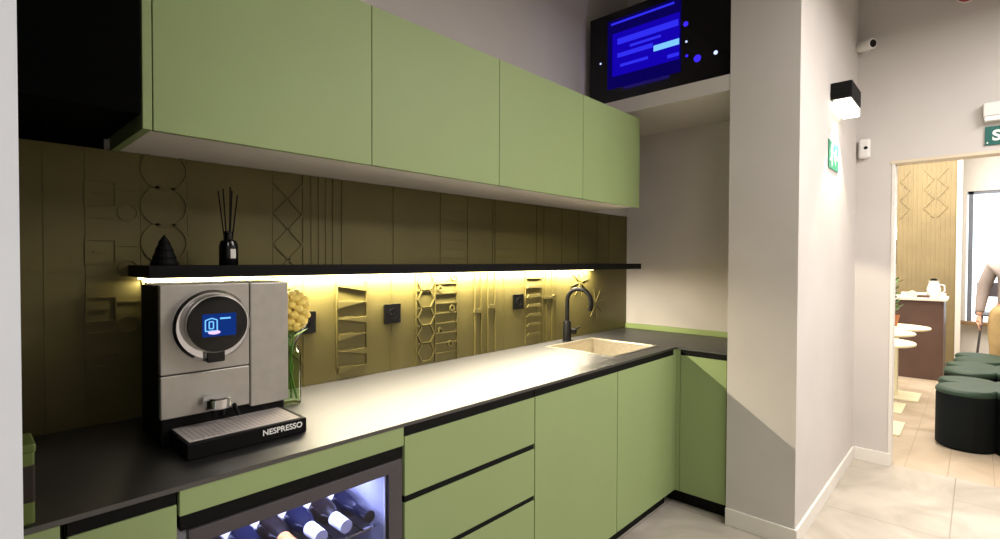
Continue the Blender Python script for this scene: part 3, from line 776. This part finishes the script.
# head
chain(5, [(L(.03,0,1.53),(.068,.072)),(L(.02,0,1.60),(.075,.085)),(L(.01,0,1.66),(.055,.062))])
body = skin_mesh('body', nodes, edges, M['skin'], e)
# face details, hair
for sg in (1, -1): MB().ball(L(.088, sg*.030, 1.565), .010, (.6,1,.7), 10, 8).build('eye', M['black'], e, smooth=True)
MB().ball(L(.098,0,1.54), .014, (1,.7,1.3), 12, 8).build('nose', M['skin'], e, smooth=True)
for sg in (1, -1): MB().ball(L(.010,sg*.074,1.55), .02, (.7,.35,1.3), 12, 8).build('ear', M['skin'], e, smooth=True)
MB().ball(L(.088,0,1.495), .020, (.4,1,.28), 12, 8).build('mouth', M['terracotta'], e, smooth=True)
MB().ball(L(-.012,0,1.625), .098, (1.0,.88,.82), 22, 14).build('hair', M['hair'], e, smooth=True)
# hands with fingers
for sg in (1, -1):
    hn, he = [], []
    base = Vector(L(.065, sg*.266, .815))
    def hc(pts, start):
        i = start
        for p, r_ in pts:
            hn.append((tuple(p), r_)); 
            if i is not None: he.append((i, len(hn)-1))
            i = len(hn)-1
        return i
    k0 = hc([(base, .024), (base+Vector((-.008,sg*.004,-.045)), (.024,.016)), (base+Vector((-.014,sg*.004,-.085)), (.024,.013))], None)
    for q_, (off, ln) in enumerate(((-.024,.062),(-.008,.072),(.008,.067),(.022,.052))):
        b0 = base+Vector((-.014+off, sg*.004, -.088))
        hc([(b0, .0085), (b0+Vector((-.004,-sg*.003,-ln*.5)), .008), (b0+Vector((.002,-sg*.014,-ln)), .0065)], k0)
    hc([(base+Vector((-.032,-sg*.006,-.05)), .010), (base+Vector((-.045,-sg*.012,-.078)), .009), (base+Vector((-.047,-sg*.016,-.10)), .0075)], 1)
    skin_mesh('hand', hn, he, M['skin'], e, levels=2)
# clothing as shells over the body
nodes = [(L(0,0,.86),(.196,.152)),(L(0,0,1.05),(.178,.135)),(L(.01,0,1.20),(.192,.138)),(L(0,0,1.335),(.152,.104)),(L(0,0,1.395),(.070,.068))]
edges = [(0,1),(1,2),(2,3),(3,4)]
for sg in (1, -1):
    chain(3, [(L(0,sg*.17,1.325),.076),(L(-.01,sg*.235,1.12),.060),(L(0,sg*.243,1.04),.056),(L(.048,sg*.261,.875),.043),(L(.055,sg*.264,.845),.040)])
skin_mesh('long_sleeved_top', nodes, edges, M['shirt'], e)
nodes = [(L(0,0,.98),(.178,.134)),(L(0,0,.90),(.188,.145))]; edges = [(0,1)]
for sg in (1, -1):
    chain(1, [(L(0,sg*.105,.80),.118),(L(.01,sg*.108,.50),.086),(L(0,sg*.11,.42),.076),(L(-.01,sg*.115,.20),.068),(L(-.015,sg*.115,.09),.064)])
skin_mesh('trousers', nodes, edges, M['trousers'], e)
for sg in (1, -1):
    MB().ball(L(.06,sg*.125,.042), .04, (3.2,1.15,1.0), 18, 10).build('shoe', M['shoe'], e, smooth=True)

# ------------------------------------------------------------------ lights
def area(name, loc, sx, sy, power, rgb, rot=(0,0,0), spread=180):
    l = bpy.data.lights.new(name, 'AREA'); l.shape = 'RECTANGLE'; l.size = sx; l.size_y = sy; l.energy = power; l.color = lin(rgb); l.spread = math.radians(spread)
    o = bpy.data.objects.new(name, l); COL.objects.link(o); o.location = loc; o.rotation_euler = rot; return o
area('ceiling_light_kitchen', (-1.15,-2.3,2.95), 1.6, .6, 40, (255,247,241))
area('ceiling_light_rear', (-4.4,-3.3,2.95), 1.2, .8, 52, (255,249,245))
area('ceiling_light_hall', (-.3,-3.1,2.95), 1.2, .8, 84, (255,249,245))
area('ceiling_light_dining', (3.6,-1.6,3.2), 3.0, 2.0, 270, (255,244,230))
area('shelf_led', (-1.739,-.026,SZ0-.006), 2.474, .012, 64, (255,241,214))
area('cooler_led_light', (-2.75,-.50,.762), .4, .03, 4.5, (190,200,255))
sp = bpy.data.lights.new('wall_lamp_beam', 'SPOT'); sp.energy = 62; sp.color = lin((255,240,214)); sp.spot_size = math.radians(84); sp.spot_blend = .15; sp.shadow_soft_size = .04
o = bpy.data.objects.new('wall_lamp_beam', sp); COL.objects.link(o); o.location = (.21, YP2-.06, 2.25); o.rotation_euler = (math.radians(6), 0, 0)
area('screen_glow', (-.60,-.4,2.66), .4, .3, 1.2, (60,30,255), (0, math.radians(-90), 0))

wd = bpy.data.worlds.new('world'); scn.world = wd; wd.use_nodes = True
nt = wd.node_tree; bg = nt.nodes['Background']
bg.inputs['Color'].default_value = (.92,.96,1,1); bg.inputs['Strength'].default_value = 4

# ------------------------------------------------------------------ camera
cam = bpy.data.cameras.new('camera'); co = bpy.data.objects.new('camera', cam); COL.objects.link(co); scn.camera = co
cam.sensor_width = 36; cam.sensor_fit = 'HORIZONTAL'; cam.lens = 511.724/1000*36; cam.clip_start = .02
yaw, pitch, roll = math.radians(-46.9065), math.radians(-.9882), math.radians(.1716)
fwd = Vector((-math.sin(yaw)*math.cos(pitch), math.cos(yaw)*math.cos(pitch), math.sin(pitch)))
rt = Vector((math.cos(yaw), math.sin(yaw), 0)); up = rt.cross(fwd)
r2 = rt*math.cos(roll)+up*math.sin(roll); u2 = -rt*math.sin(roll)+up*math.cos(roll)
mw = Matrix(((r2.x,u2.x,-fwd.x,0),(r2.y,u2.y,-fwd.y,0),(r2.z,u2.z,-fwd.z,0),(0,0,0,1)))
co.matrix_world = Matrix.Translation((-3.3797,-1.8887,1.387)) @ mw

scn.view_settings.view_transform = 'Standard'
scn.view_settings.look = 'None'
scn.view_settings.exposure = 0
scn.view_settings.gamma = 1
